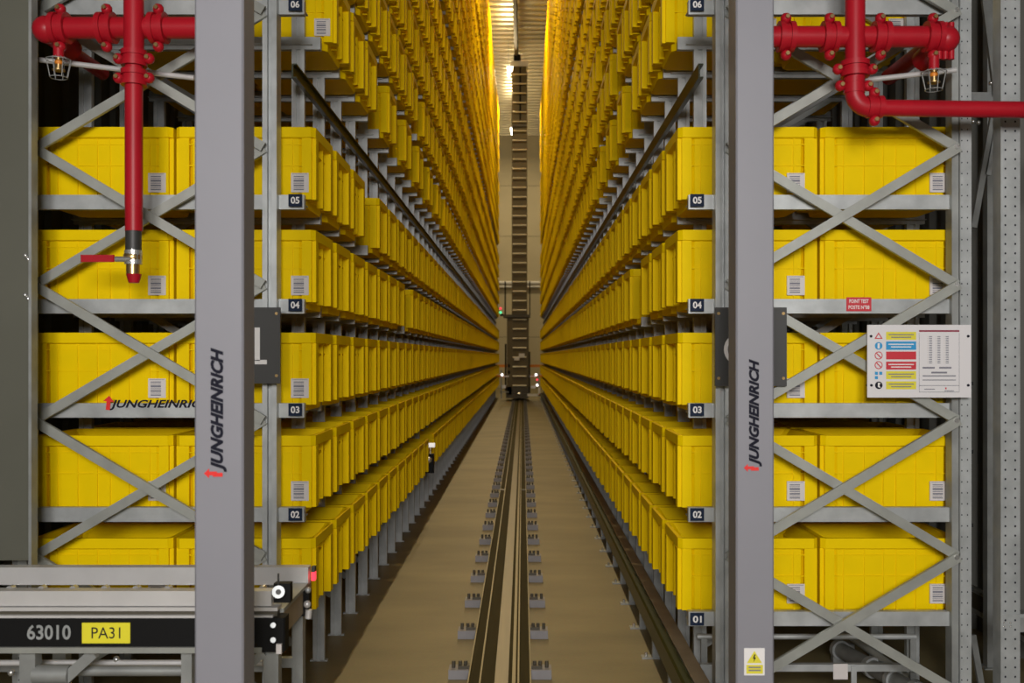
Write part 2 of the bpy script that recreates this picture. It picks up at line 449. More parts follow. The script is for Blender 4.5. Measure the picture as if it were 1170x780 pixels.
# ------------------------------------------------------------------ floor rail
rl = thing('guide_rail', 'long steel floor rail running down the middle of the aisle', 'rail', (0, 3.2, 0))
r = MB()
L = 38.8
def ey(x0, x1, z0, z1, m): return r.box(x0, x1, 0, L, z0, z1, m)
r = MB(); ey(-.165, .165, .012, .030, 'rail'); r.build('rail_foot', rl)
r = MB(); ey(-.165, -.158, .03, .044, 'railhead'); ey(.158, .165, .03, .044, 'railhead'); ey(-.103, -.094, .03, .060, 'railhead'); ey(.094, .103, .03, .060, 'railhead'); ey(.066, .084, .05, .056, 'railhead')
r.build('side_lips', rl)
r = MB(); ey(-.094, .094, .03, .050, 'rail'); ey(-.024, .046, .05, .054, 'railreflect'); r.build('rail_head', rl)  # gold centre strip is a yellow reflection painted as colour
cl = None
for s2 in (-1, 1):
    for k in range(46):
        yy = 5.16-3.2-.72+.72*k*1.02
        if cl is None or (s2 == 1 and k == 0):
            q = MB(); q.box(s2*.166, s2*.275, -.05, .05, 0, .05, 'clampm'); q.box(s2*.168, s2*.225, -.03, .03, .05, .066, 'mastdark')
            for dx in (.185, .215, .25): q.cyl((s2*dx, 0, .05), (s2*dx, 0, .085), .010, 'mastdark', 8)
            cl = q.build('rail_clamp', rl, (0, yy, 0))
        else:
            o = cl.copy(); C.objects.link(o); o.location = (0, yy, 0)
for k, yy in enumerate((1.35, 9.0, 19.0)):
    q = MB(); q.box(-.158, .158, yy-.012, yy+.012, .031, .036, 'steel'); q.build('rail_joint', rl)

# conductor rail beside right rack
cb = thing('conductor_rail', 'dark green conductor rail low along the right rack beside the aisle', 'rail', (0, 3.9, 0))
q = MB(); q.extr_y([(.845, .135), (.90, .135), (.90, .235), (.89, .245), (.855, .245), (.845, .235)], 0, 35.7, 'busbar'); q.build('channel', cb)
q = MB(); q.box(.905, .975, 0, 35.7, .225, .232, 'timber'); q.build('cover_strip', cb)
q0 = None
for k in range(59):
    if q0 is None:
        q = MB(); q.box(.86, .90, -.02, .02, 0, .135, 'galvd'); q.box(.80, .90, -.03, .03, 0, .008, 'galvd'); q.cyl((.825, 0, .008), (.825, 0, .03), .009, 'steel', 8)
        q0 = q.build('bracket', cb, (0, .4, 0))
    else:
        o = q0.copy(); C.objects.link(o); o.location = (0, .4+.6*k, 0)

# ------------------------------------------------------------------ grey foreground posts with logo
def arrow(mb, cx, cz, s, y, rot, m):    # red arrow of the logo: shaft with head
    pts = [(-.16, -.55), (.16, -.55), (.16, .10), (.42, .10), (0, .55), (-.42, .10), (-.16, .10)]
    c_, q_ = math.cos(rot), math.sin(rot)
    mb.flat([(cx+(a*c_-b*q_)*s, cz+(a*q_+b*c_)*s) for a, b in pts], y, m)
def post(px0, px1, D, dep, texty, th, tx, label):
    x0, x1 = PX(px0, D), PX(px1, D); t = thing('steel_post', label, 'post', ((x0+x1)/2, D, 0))
    w = (x1-x0)/2
    m = MB(); m.box(-w, w, 0, dep, .012, 4.6, 'grey', .006); m.build('shaft', t)
    m = MB(); m.box(-w-.05, w+.05, -.05, dep+.05, 0, .012, 'grey')
    for a in (-w-.03, w+.03):
        for b in (-.03, dep+.03): m.cyl((a, b, .012), (a, b, .03), .009, 'steel', 8)
    m.build('base_plate', t)
    g = MB(); cz = PZ((texty[0]+texty[1])/2, D); L_ = (texty[1]-texty[0])/F*D; cx = PX(tx, D)-(x0+x1)/2
    g.text('JUNGHEINRICH', cx, cz+L_*.02, -.0015, 1, 'ink', rot=math.pi/2, shear=.32, bold=.05, width=L_*.96, height=th)
    g.build('logo', t)
    a = MB(); arrow(a, cx-th*.50, cz-L_*.470, th*.72, -.0025, math.pi/2-.0, 'logo_red')
    a.flat([(cx-th*.35, cz-L_*.495), (cx+th*.25, cz-L_*.495), (cx+th*.25, cz-L_*.465), (cx-th*.35, cz-L_*.465)], -.0032, 'logo_red')
    a.build('logo_arrow', t)
    return t, x0, x1
pl, *_ = post(222, 278, 3.06, .13, (397, 545), .052, 250, 'wide grey square post in front of the left rack and conveyor')
pr, xa, xb = post(841, 884.5, 3.6, .137, (410, 538), .049, 863, 'narrow grey square post in front of the right rack with warning sticker')
# warning sticker
st = MB(); D = 3.6; ox = (xa+xb)/2
def lx(px): return PX(px, D)-ox
st.box(lx(850), lx(873.5), -.003, -.0005, PZ(771, D), PZ(740, D), 'white')
st.flat([(lx(853), PZ(757, D)), (lx(870.5), PZ(757, D)), (lx(861.7), PZ(743, D))], -.0036, 'signyel')
st.flat([(lx(861.5), PZ(747, D)), (lx(860), PZ(752, D)), (lx(861.4), PZ(752, D)), (lx(860.6), PZ(756, D)), (lx(863.6), PZ(750.6, D)), (lx(862), PZ(750.6, D)), (lx(863), PZ(747, D))], -.0042, 'ink')
st.rect(lx(852.5), lx(871.5), PZ(769, D), PZ(759, D), -.0036, 'signyel')
for k, yy in enumerate((761, 764.4)): st.rect(lx(855), lx(869), PZ(yy+1.6, D), PZ(yy, D), -.0042, 'greyink')
st.build('warning_sticker', pr)

# dark signs on the front frames
def dsign(px0, px1, py0, py1, label, kind):
    D = 4.31; t = thing('aisle_sign', label, 'sign', (0, D, 0))
    m = MB(); m.box(PX(px0, D), PX(px1, D), 0, .012, PZ(py1, D), PZ(py0, D), 'dark'); m.build('plate', t)
    m = MB()
    for a in ((px0+4, py0+7), (px1-4, py0+7), (px0+4, py1-9), (px1-4, py1-9)):
        m.cyl((PX(a[0], D), -.004, PZ(a[1], D)), (PX(a[0], D), .002, PZ(a[1], D)), .007, 'brass', 8)
    m.build('screws', t)
    m = MB(); y = -.0015
    if kind == 'L':
        for a in ((291, 297, 374, 412),): m.rect(PX(a[0], D), PX(a[1], D), PZ(a[3], D), PZ(a[2], D), y, 'white')
        m.rect(PX(291, D), PX(305, D), PZ(416, D), PZ(411, D), y, 'white')
    else:
        cx, cz, n = PX(844, D), PZ(399, D), 28; vs = []
        for k in range(n):
            a = 2*math.pi*k/n; s_ = F/D
            vs += [(cx+17/s_*math.cos(a), y, cz+18/s_*math.sin(a)), (cx+12.5/s_*math.cos(a), y, cz+14/s_*math.sin(a))]
        m.add(vs, [(2*k, (2*k+2) % (2*n), (2*k+3) % (2*n), 2*k+1) for k in range(n)], 'white')
    m.build('lettering', t)
dsign(238, 320, 351, 438, 'dark square sign on the left rack half hidden behind the grey post', 'L')
dsign(817, 899, 351, 441, 'dark square sign on the right rack half hidden behind the grey post', 'O')

# logo on left beam 03, red notice on right beam 04
D = 4.416
m = MB(); m.text('JUNGHEINRICH', PX(184, D), PZ(462.5, D), 0, 1, 'ink', shear=.3, bold=.03, width=118/F*D, height=12/F*D)
m.build('logo_lettering', BEAMS[(-1, 2)], (0, 4.4165, 0))
m = MB(); arrow(m, PX(124, D), PZ(460, D), .060, -.001, -.1, 'logo_red'); m.build('logo_arrow', BEAMS[(-1, 2)], (0, 4.4165, 0))
m = MB(); m.box(PX(967, D), PX(995.5, D), 0, .003, PZ(355.5, D), PZ(339.5, D), 'signred')
m.text('POINT TEST', PX(981.2, D), PZ(344, D), -.001, 1, 'white', bold=.02, width=22/F*D, height=4.4/F*D)
m.text('POSTE N°08', PX(981.2, D), PZ(350.8, D), -.001, 1, 'white', bold=.02, width=24/F*D, height=4.4/F*D)
tag(m.build('notice_plate', None, (0, 4.4145, 0)), 'small red POINT TEST plate on the right rack beam of level 04', 'sign')

# information board
D = 4.32; t = thing('safety_board', 'white safety board of pictograms and coloured panels on the right rack', 'sign', (0, D, 0))
def X(p): return PX(p, D)
def Z(p): return PZ(p, D)
m = MB(); m.box(X(991), X(1109.5), 0, .006, Z(454), Z(371), 'board'); m.build('panel', t)
m = MB(); m.rect(X(1050), X(1096), Z(379), Z(377), -.001, 'darkred')
for q_, (ya, yb, cc) in enumerate(((379, 388, 'signyel'), (390, 399.5, 'blue'), (401.5, 410.5, 'signred'), (413, 422, 'signred'), (424, 433, 'signyel'), (435.5, 444.5, 'signyel'))):
    m.rect(X(1012.3), X(1046.7), Z(yb), Z(ya), -.001, cc)
    ic = 'white' if cc in ('blue', 'signred') else 'greyink'
    if q_ != 2:
        for j, (wa, wb) in enumerate(((1015, 1044), (1018, 1041))): m.rect(X(wa), X(wb), Z(ya+3.8+j*3), Z(ya+2.6+j*3), -.0016, ic)
m.build('coloured_panels', t)
m = MB()
def disc(cx, cz, r_, y, mt, n=20): m.flat([(X(cx)+r_*math.cos(2*math.pi*k/n), Z(cz)+r_*math.sin(2*math.pi*k/n)) for k in range(n)], y, mt)
m.flat([(X(999), Z(387)), (X(1008.5), Z(387)), (X(1003.7), Z(379.5))], -.001, 'signred'); m.flat([(X(1001), Z(386)), (X(1006.5), Z(386)), (X(1003.7), Z(381.6))], -.0016, 'board')
disc(1003.8, 395, .017, -.001, 'blue'); m.rect(X(1002.6), X(1005), Z(398), Z(392), -.0016, 'white')
for cy in (406, 417):
    disc(1003.8, cy, .018, -.001, 'signred'); disc(1003.8, cy, .014, -.0013, 'board')
    m.flat([(X(1001), Z(cy-2)), (X(1001.8), Z(cy-3)), (X(1006.8), Z(cy+2)), (X(1006), Z(cy+3))], -.0016, 'signred')
m.rect(X(999.5), X(1003), Z(428), Z(424.5), -.001, 'blue'); m.rect(X(999.5), X(1003), Z(433), Z(429.5), -.001, 'blue'); m.rect(X(1004.5), X(1008), Z(428), Z(424.5), -.001, 'blue')
disc(1004, 440, .017, -.001, 'ink'); m.flat([(X(1003), Z(437)), (X(1006), Z(437.5)), (X(1004.5), Z(440)), (X(1006), Z(443)), (X(1003), Z(442))], -.0016, 'white')
m.build('pictograms', t)
m = MB()
for cx in (1063, 1072.5, 1082):
    for k in range(16): m.rect(X(cx-1.6), X(cx+1.9), Z(384.9+2*k), Z(384+2*k), -.001, 'greyink'); m.rect(X(cx-3.8), X(cx-2.4), Z(384.9+2*k), Z(384+2*k), -.001, 'paper')
for (a, b, yy, hh) in ((1054, 1068, 419, 2), (1073, 1087, 419, 2), (1064, 1082, 424.5, 2), (1054, 1092, 428.6, 1.3), (1054, 1092, 433.5, 1), (1050, 1096, 440, .6), (1056, 1068, 444, 1), (1079, 1090, 446, .8), (1050, 1096, 447.5, .5)):
    m.rect(X(a), X(b), Z(yy+hh), Z(yy), -.001, 'greyink')
for xx in (1050, 1095.7): m.rect(X(xx), X(xx+.4), Z(447.5), Z(380), -.001, 'greyink')
m.rect(X(1079.8), X(1081.4), Z(444.5), Z(442.5), -.0012, 'signred')
m.build('printed_table', t)
m = MB()
for a in ((995, 384), (1106, 384), (995.5, 440), (1106, 440)): m.cyl((X(a[0]), -.005, Z(a[1])), (X(a[0]), .053, Z(a[1])), .006, 'ink', 8)
m.build('screws', t)

# ------------------------------------------------------------------ red sprinkler pipework
def coupling(parent, c, d, r, big=1.45, bolt=True):
    c = Vector(c); d = Vector(d).normalized(); m = MB()
    for o in (-.022, .022): m.cyl(c+d*(o-.011), c+d*(o+.011), r*big, 'red', 20)
    m.cyl(c-d*.02, c+d*.02, r*1.25, 'red', 20)
    up = Vector((0, 0, 1)) if abs(d.z) < .5 else Vector((1, 0, 0))
    for s2 in (-1, 1):
        e = c+up*s2*r*1.75; m.ball(e, .022, 'red', 10, 1.1, 1.1, 1.1)
        m.cyl(e-Vector((0, .034, 0)), e+Vector((0, .02, 0)), .009, 'brass', 8)
    return m.build('pipe_coupling', parent)
D = 4.14
t = thing('sprinkler_pipe', 'red sprinkler pipework at upper left with vertical drop ending in a brass valve', 'pipe', (0, 0, 0)); LP = t
m = MB(); m.cyl(P(58, 32, D+.0), P(262, 32, D), .046, 'red', 20); m.build('cross_pipe', t)
m = MB(); e = P(54, 32, D); m.tube([P(75, 32, D), P(60, 32, D), P(53, 33, D+.03), e+Vector((0, .10, -.01)), e+Vector((0, .22, -.02))], .050, 'red', 18); m.ball(P(53, 34, D), .058, 'red', 16); m.build('elbow', t)
m = MB(); e = P(63, 47, 4.4); m.tube([(e.x, 4.2, e.z), (e.x, 4.86, e.z), (e.x, 4.9, e.z)], .034, 'red', 14); m.build('branch_pipe', t)
m = MB(); m.cyl(P(153, -230, D-.03), P(153, 236, D-.03), .037, 'red', 20); m.cyl(P(153, 0, D-.03), P(153, 70, D-.03), .042, 'red', 20); m.build('drop_pipe', t)
for px in (69, 122, 181): coupling(t, P(px, 32, D), (1, 0, 0), .046)
for py in (67, 89): coupling(t, P(153, py, D-.03), (0, 0, 1), .037)
D = 4.11
v = MB(); v.cyl(P(152.5, 262, D), P(152.5, 286, D), .033, 'dark', 16); v.cyl(P(152.5, 286, D), P(152.5, 302, D), .037, 'steel', 16); v.ball(P(152, 294, D), .040, 'brass', 14); v.cyl(P(152, 302, D), P(152, 313, D), .028, 'brass', 12)
v.cyl(P(153, 313, D), P(153, 323, D), .032, 'red', 14, .022); v.cyl(P(153, 230, D), P(153, 264, D), .036, 'red', 16)
vo = v.build('valve', t)
h = MB(); h.cyl(P(150, 296, D-.03), P(132, 296, D-.03), .012, 'steel', 10); h.box(PX(134, D), PX(96, D), -.0+D-.036, D-.022, PZ(300, D), PZ(292, D), 'red', .004); h.build('lever', vo)

D = 4.14
t = thing('sprinkler_pipe', 'red sprinkler pipework at upper right with elbow and long horizontal run', 'pipe', (0, 0, 0)); RP = t
m = MB(); m.cyl(P(838, 42, D), P(1085, 42, D), .045, 'red', 20); m.build('cross_pipe', t)
m = MB(); m.ball(P(1081, 45, D), .056, 'red', 16); e = P(1079, 45, D); m.tube([P(1068, 42, D), P(1077, 42, D), e+Vector((0, .08, -.01)), e+Vector((-.01, .2, -.03))], .050, 'red', 18)
for k in range(3): m.cyl(P(1073+7*k, 26, D), P(1073+7*k, 68, D), .013, 'red', 8)
m.build('elbow', t)
m = MB(); e = P(1063, 52, 4.4); m.tube([(e.x, 4.3, e.z), (e.x, 4.86, e.z), (e.x, 4.9, e.z)], .040, 'red', 14); m.build('branch_pipe', t)
m = MB(); m.cyl(P(977, -230, D-.02), P(977, 90, D-.02), .042, 'red', 20); m.build('drop_pipe', t)
Dp = D-.02
m = MB(); pts = [P(977, 86, Dp), P(976, 97, Dp)]
for k in range(7):
    a = math.pi*(1+.5*k/6); pts.append(P(994+18*math.cos(a), 105-18*math.sin(a), Dp))
pts += [P(1004, 123, Dp)]
m.tube(pts, .040, 'red', 18); m.build('elbow', t)
m = MB(); m.cyl(P(994, 123, Dp), P(1352, 128, Dp), .035, 'red', 20); m.build('long_pipe', t)
for px in (898, 948, 1006, 1066): coupling(t, P(px, 42, D), (1, 0, 0), .045)
coupling(t, P(977, 79, Dp), (0, 0, 1), .042); coupling(t, P(976, 98, Dp), (0, 0, 1), .034, 1.3); coupling(t, P(999, 122, Dp), (1, 0, 0), .034, 1.4)
def sprinkler(px, py, D, pipe):
    m = MB(); m.cyl((0, 0, .09), (0, 0, .03), .022, 'red', 12); t = m.build('sprinkler_head', pipe, tuple(P(px, py, D)))
    m = MB(); m.cyl((0, 0, .03), (0, 0, -.02), .014, 'brass', 10); m.cyl((0, 0, -.02), (0, 0, -.026), .026, 'brass', 12); m.ball((0, 0, .01), .018, 'orange', 8); m.build('nozzle', t)
    m = MB()
    for k in range(8):
        a = 2*math.pi*k/8; m.tube([(.02*math.cos(a), .02*math.sin(a), .035), (.052*math.cos(a), .052*math.sin(a), .02), (.036*math.cos(a), .036*math.sin(a), -.055)], .0018, 'galvd', 6)
    m.tube([(.052*math.cos(.4*k), .052*math.sin(.4*k), .02) for k in range(17)], .0018, 'galvd', 6)
    m.tube([(.036*math.cos(.4*k), .036*math.sin(.4*k), -.055) for k in range(17)], .0018, 'galvd', 6); m.build('wire_guard', t)
sprinkler(1067, 88, D, RP); sprinkler(67, 74, D, LP)
for a, b, D2, r_, lab in (((985, 92), (1092, 80), 4.62, .012, 'thin bright conduit behind the right red pipe'), ((42, 68), (222, 89), 4.62, .012, 'thin bright conduit behind the left red pipe')):
    m = MB(); m.cyl(P(*a, 4.3), P(*b, 4.3), r_, 'alu', 10); tag(m.build('conduit'), lab, 'conduit')

# ------------------------------------------------------------------ conveyor at lower left
cv = thing('roller_conveyor', 'roller conveyor with black side panel and aluminium rails at lower left', 'conveyor', (0, 0, 0))
DN, DF = 3.55, 4.02; XE = -.775; XS = -3.2
def cbx(name, *a, m='alu', par=None): return MB().box(*a, m).build(name, par or cv)
cbx('far_rail', XS, XE, DF, DF+.05, PZ(668, DF), PZ(648, DF))
nr = cbx('near_rail', XS, PX(310, DN), DN, DN+.05, PZ(692, DN), PZ(675, DN))
MB().box(XS, PX(318, DN), DN-.012, DN+.05, PZ(697, DN), PZ(693, DN), 'alu').build('ledge', cv)
MB().box(XS, PX(316, DN), DN+.01, DN+.05, PZ(704.5, DN), PZ(697, DN), 'mastdark').box(XS, PX(312, DN), DN-.005, DN+.02, PZ(705.5, DN), PZ(702.5, DN), 'alu').build('trim_strip', cv)
bp = MB().box(XS, PX(292, DN), DN, DN+.04, PZ(738.5, DN), PZ(705, DN), 'black').build('side_panel', cv)
m = MB(); m.text('63010', PX(56, DN), PZ(722, DN), DN-.001, 1, 'galv', bold=.02, width=50/F*DN, height=17/F*DN); m.build('number_lettering', bp)
m = MB(); m.box(PX(94, DN), PX(149, DN), DN-.003, DN, PZ(734.5, DN), PZ(711, DN), 'tag'); m.text('PA31', PX(121.5, DN), PZ(722.5, DN), DN-.0035, 1, 'ink', width=33/F*DN, height=13/F*DN); m.build('yellow_tag', bp)
MB().box(XS, PX(300, DN), DN-.012, DN+.05, PZ(745, DN), PZ(738.5, DN), 'brace').build('lower_flange', cv)
m = MB(); m.box(PX(290, DN), PX(326, DN), DN-.01, DN+.06, PZ(744, DN), PZ(705, DN), 'black', .005)
for yy in (714, 731): m.cyl(P(312, yy, DN-.016), P(312, yy, DN-.005), .010, 'galv', 10)
m.box(PX(317, DN), PX(323, DN), DN-.02, DN, PZ(745, DN), PZ(734, DN), 'paper'); m.build('end_bracket', cv)
ro = None; x = XE-.08
while x > -2.9:
    if ro is None:
        m = MB(); m.cyl((0, DN+.05, .715), (0, DF, .715), .024, 'steel', 14); m.cyl((0, DN+.05, .848), (0, DN+.075, .848), .014, 'steel', 8); m.box(-.006, .006, DN+.05, DN+.06, .70, .85, 'galv')
        ro = m.build('roller', cv, (x, 0, .0))
    else:
        o = ro.copy(); C.objects.link(o); o.location = (x, 0, 0)
    x -= .118
m = MB(); m.box(XE-.05, XE-.01, DN+.06, DF+.1, .66, .76, 'timber'); m.box(XE-.06, XE+.0, DN+.06, DF, .76, .775, 'brace'); m.build('end_beam', cv)
m = MB(); m.cyl(P(318, 676, DN-.02), P(318, 676, DN+.03), .023, 'galv', 16); m.cyl(P(318, 676, DN-.03), P(318, 676, DN-.02), .010, 'dark', 10)
m.box(PX(311, DN), PX(330, DN), DN+.02, DN+.06, PZ(690, DN), PZ(668, DN), 'black'); m.cyl(P(318, 668, DN), P(318, 655, DN), .004, 'dark', 6); m.build('pulley', cv)
m = MB(); m.box(PX(345, DF), PX(356, DF), DF-.05, DF+.0, PZ(700, DF), PZ(672, DF), 'black'); m.ball(P(351, 690, DF-.06), .016, 'alu', 10); m.ball(P(352, 674, DF-.05), .013, 'galv', 10); m.cyl(P(353, 696, DF-.05), P(352, 706, DF-.05), .014, 'alu', 10); m.build('sensor', cv)
m = MB(); m.box(PX(355, DF), PX(359, DF), DF+.01, DF+.04, PZ(664, DF), PZ(654, DF), 'ledred'); m.box(PX(355, DF), PX(359, DF), DF+.01, DF+.04, PZ(654, DF), PZ(648, DF), 'dark'); m.build('indicator', cv)
def leg(px0, px1, D, top): MB().box(PX(px0, D), PX(px1, D), D, D+.05, 0, top, 'galvd').box(PX(px0, D)-.02, PX(px1, D)+.02, D-.02, D+.07, 0, .008, 'galvd').build('leg', cv)
leg(301, 318, DN+.03, PZ(744, DN)); leg(334, 346, DF, .66); leg(22, 40, DN+.03, PZ(745, DN)); leg(207, 219, DN+.03, PZ(745, DN)); leg(60, 75, DF, .66)
m = MB(); m.box(XS, PX(300, DF), DF+.01, DF+.04, .40, .44, 'galvd'); m.bar(P(75, 775, DN+.05), P(108, 745, DN+.05), .04, .03, 'galvd'); m.bar(P(290, 755, DN+.03), P(302, 744, DN+.03), .03, .03, 'galvd'); m.box(PX(318, DF), PX(334, DF), DF, DF+.03, .42, .46, 'galvd'); m.build('cross_member', cv)
m = MB(); m.cyl(P(-40, 757, 3.75), P(300, 757, 3.75), .012, 'alu', 8)
m.cyl(P(40, 766, 3.68), P(215, 766, 3.68), .02, 'galvd', 10); m.build('under_tube', cv)
MB().cyl(P(40, 770, 3.6), P(80, 770, 3.6), .035, 'galvd', 14).build('motor_drum', cv)
MB().ball(P(133, 753, 3.75), .014, 'steel', 8).build('bolt', cv); MB().ball(P(13, 768, 3.62), .014, 'steel', 8).build('bolt', cv)

# ------------------------------------------------------------------ big grey-green sheet panel on the far left
D = 3.5
t = thing('cover_panel', 'tall grey-green sheet metal panel at the left edge beyond the conveyor', 'panel', (0, D+.66, 0))
D2 = D+.66
x1 = PX(36.5, D2)
MB().box(-3.3, x1-.01, 0, .02, PZ(640, D2), 4.2, 'sheet').build('sheet', t)
MB().box(x1-.009, x1+.004, -.012, .04, .0, 4.2, 'galvd').build('edge_profile', t)
MB().box(-3.25, -3.2, .0, .05, 0, PZ(640, D2), 'galvd').build('leg', t)
m = MB()
for py in (292, 296, 337, 341): m.ball((x1-.025+(.012 if py in (296, 341) else 0), -.004, PZ(py, D2)), .012, 'steel', 8)
m.build('bolts', t)

# ------------------------------------------------------------------ steelwork between right rack and wall
D = 4.30; x0 = PX(1143, D); x1 = PX(1165.5, D)
t = thing('perforated_column', 'perforated galvanised column at the right edge by the wall', 'column', ((x0+x1)/2, D, 0)); w = (x1-x0)/2
m = MB(); m.box(-w, w, 0, .06, .01, 5.4, 'galv'); m.box(-w-.004, -w+.006, -.012, .06, .01, 5.4, 'galv')
z = .08
while z < 3.7:
    for dx in (-.022, .022): m.flat([(dx+.0045*math.cos(k*math.pi/3), z+.0055*math.sin(k*math.pi/3)) for k in range(6)], -.0008, 'ink')
    z += .042
m.build('shaft', t); MB().box(-w-.04, w+.04, -.05, .1, 0, .01, 'galv').build('base_plate', t)
b_ = MB().box(w-.0, .5, .0, .05, PZ(722, D), PZ(703, D), 'galvd').box(-w+.004, .5, -.006, 0, PZ(705, D), PZ(701, D), 'galv').build('side_bracket', t)
m = MB()
for yy in (711, 715): 
    for xx in (-.03, .0): m.ball((xx, -.003, PZ(yy, D)), .005, 'steel', 8)
m.build('bolts', t)
D = 5.3
t = thing('wall_column', 'plain grey channel column against the cladding on the right', 'column', (PX(1134, D), D, 0))
MB().box(-.028, .028, 0, .05, .008, 6, 'galvd').build('shaft', t); MB().box(-.05, .05, -.02, .07, 0, .008, 'galvd').build('base_plate', t)
m = MB(); m.box(2.72, 2.76, 4.5, 14, .24, .27, 'galvd'); m.box(2.72, 2.74, 4.5, 14, .27, .36, 'mastdark'); m.box(2.72, 2.76, 4.5, 14, .36, .38, 'galvd'); m.box(2.76, 2.95, 5.0, 5.05, .26, .36, 'galvd'); m.box(2.76, 2.95, 13, 13.05, .26, .36, 'galvd')
tag(m.build('wall_rail'), 'dark channel rail running low along the right cladding wall', 'rail')
D = 4.95
t = thing('wall_brace', 'diagonal steel braces meeting a plate between right rack and wall', 'brace', (0, D, 0))
def lp(px, py): q = P(px, py, D); return (q.x, 0, q.z)
MB().bar(lp(1119, -60), lp(1140, 108), .045, .02, 'galvd').build('upper_strut', t)
MB().bar(lp(1136, 125), lp(1112, 260), .030, .02, 'galvd').bar(lp(1141, 130), lp(1128, 200), .03, .02, 'galv').build('lower_strut', t)
m = MB(); m.box(PX(1109, D), PX(1143, D), .02, .03, PZ(116, D), PZ(104, D), 'galv')
m.build('gusset_plate', t)
for a in ((1112, 139), (1118, 140), (1132, 95)): MB().ball(lp(*a), .012, 'steel', 8).build('bolt', t)
m = MB(); m.box(PX(1108, 4.5), PX(1113, 4.5), 4.46, 4.5, PZ(238, 4.5), PZ(222, 4.5), 'galv')
t2 = MB().bar((PX(1111, 4.95), 4.95, PZ(725, 4.95)), (PX(1124, 4.95), 4.95, PZ(800, 4.95)), .03, .02, 'galv')
tag(t2.build('floor_strut'), 'thin slanting strut near the floor between right rack and column', 'strut')
t3 = MB()
for py in (438, 516, 600, 673): t3.box(PX(1108.5, 4.42), PX(1112, 4.42), 4.42, 4.44, PZ(py+2, 4.42), PZ(py-2, 4.42), 'black')
t3.build('clips', frr)

# ------------------------------------------------------------------ pipes under right rack
m = MB(); m.cyl((.98, 4.75, PZ(727, 4.75)), (2.06, 4.75, PZ(727, 4.75)), .014, 'galv', 10)
m.box(1.0, 1.03, 4.74, 4.76, 0, PZ(727, 4.75), 'galvd'); m.box(2.03, 2.06, 4.74, 4.76, 0, PZ(727, 4.75), 'galvd')
tag(m.build('cross_tube'), 'upper thin horizontal tube under the right rack near the floor', 'tube')
D = 4.66; m = MB(); m.box(.98, 2.05, D, D+.03, PZ(767, D), PZ(759, D), 'galv'); m.box(PX(972, D), PX(978, D), D-.01, D, 0, PZ(760, D), 'galv'); m.box(1.0, 1.04, D, D+.03, 0, PZ(767, D), 'galv')
tag(m.build('cross_bar'), 'lower flat bar with short leg under the right rack', 'bar')
t = thing('buffer_cylinder', 'grey steel cylinder with collars lying under the right rack', 'cylinder', (0, 0, 0))
a, b = P(958, 741, 5.4), P(1050, 792, 4.62)
m = MB(); m.cyl(a, b, .042, 'galvd', 18); m.build('tube', t)
for f_ in (.02, .45, .72, .97):
    c_ = a.lerp(b, f_); d_ = (b-a).normalized(); MB().cyl(c_-d_*.018, c_+d_*.018, .054, 'galv', 18).build('collar', t)
m = MB(); c0 = P(963, 757, 5.4); m.box(c0.x-.06, c0.x+.06, 5.38, 5.42, 0, .11, 'galvd'); m.build('mount', t); m = MB(); c0 = P(1030, 780, 4.8); m.box(c0.x-.05, c0.x+.05, 4.78, 4.82, 0, .1, 'galvd'); m.build('mount', t)
m = MB(); m.cyl(P(966, 722, 5.4), P(1062, 792, 4.62), .022, 'brace', 6); m.build('cover_bar', t)
m = MB(); c0 = P(965, 772, 4.6); m.box(c0.x-.035, c0.x+.035, 0.038, .0395, 0.0, .075, 'paper')
tag(m.build('paper_tag', None, (0, 4.62, PZ(779, 4.62))), 'white paper tag below the flat bar under the right rack', 'tag')

# ------------------------------------------------------------------ sensor unit in the lowest level, left rack
t = thing('light_sensor', 'small lit sensor unit in the gap of the lowest left shelf', 'sensor', (-.86, 9.98, ROWS[0]))
m = MB(); m.box(-.03, .06, 0, .06, 0, .20, 'black', .008); m.build('housing', t)
m = MB(); m.ball((.01, -.01, .14), .035, 'steel', 12); m.build('lens', t)
m = MB(); m.box(-.01, .07, -.02, .05, .27, .31, 'globe'); m.box(.02, .03, .0, .02, .19, .27, 'steel'); m.build('lamp', t)

# ------------------------------------------------------------------ storage and retrieval machine
D = 37.0; sr = thing('stacker_crane', 'tall rail-mounted stacker crane with ladder mast at the end of the aisle', 'crane', (0, D, 0))
ZT = 13.15
MB().box(-.26, .27, .12, .75, .45, ZT-.2, 'mast').build('mast', sr)
ld = MB()
for x in (-.275, .285): ld.box(x-.016, x+.016, -.06, .04, .5, ZT-.5, 'mast')
lo = ld.build('ladder', sr)
rg = MB().cyl((-.26, -.03, 0), (.27, -.03, 0), .030, 'rung', 8).build('rung', lo, (0, 0, .6))
z = .6+.362
while z < ZT-.6:
    o = rg.copy(); C.objects.link(o); o.location = (0, 0, z); z += .362
m = MB(); m.box(-.48, -.29, .0, .7, .25, 3.2, 'mast'); m.box(-.30, .36, .05, .12, .25, 3.2, 'mast'); m.box(-.56, -.50, .0, .4, .4, 2.2, 'black'); m.box(.36, .42, 0, .4, .3, 1.9, 'black')
for z in (1.05, 1.3): m.box(-.44, -.36, -.02, 0, z, z+.12, 'black')
m.build('control_cabinet', sr)
m = MB(); m.box(-.02, .20, -.075, -.065, 1.68, 1.83, 'white'); m.box(-.20, .0, -.075, -.065, 1.57, 1.69, 'white'); m.build('notice_sheets', sr)
m = MB(); m.box(-.62, .42, -.15, .8, 3.22, 3.32, 'mastdark'); m.build('platform', sr)
m = MB()
for x in (-.55, .40): m.box(x-.02, x+.02, -.13, -.09, 3.3, 4.6, 'black'); m.box(x-.02, x+.02, .7, .74, 3.3, 4.6, 'black'); m.box(x-.02, x+.02, -.13, .74, 4.56, 4.6, 'black')
m.build('handrail', sr)
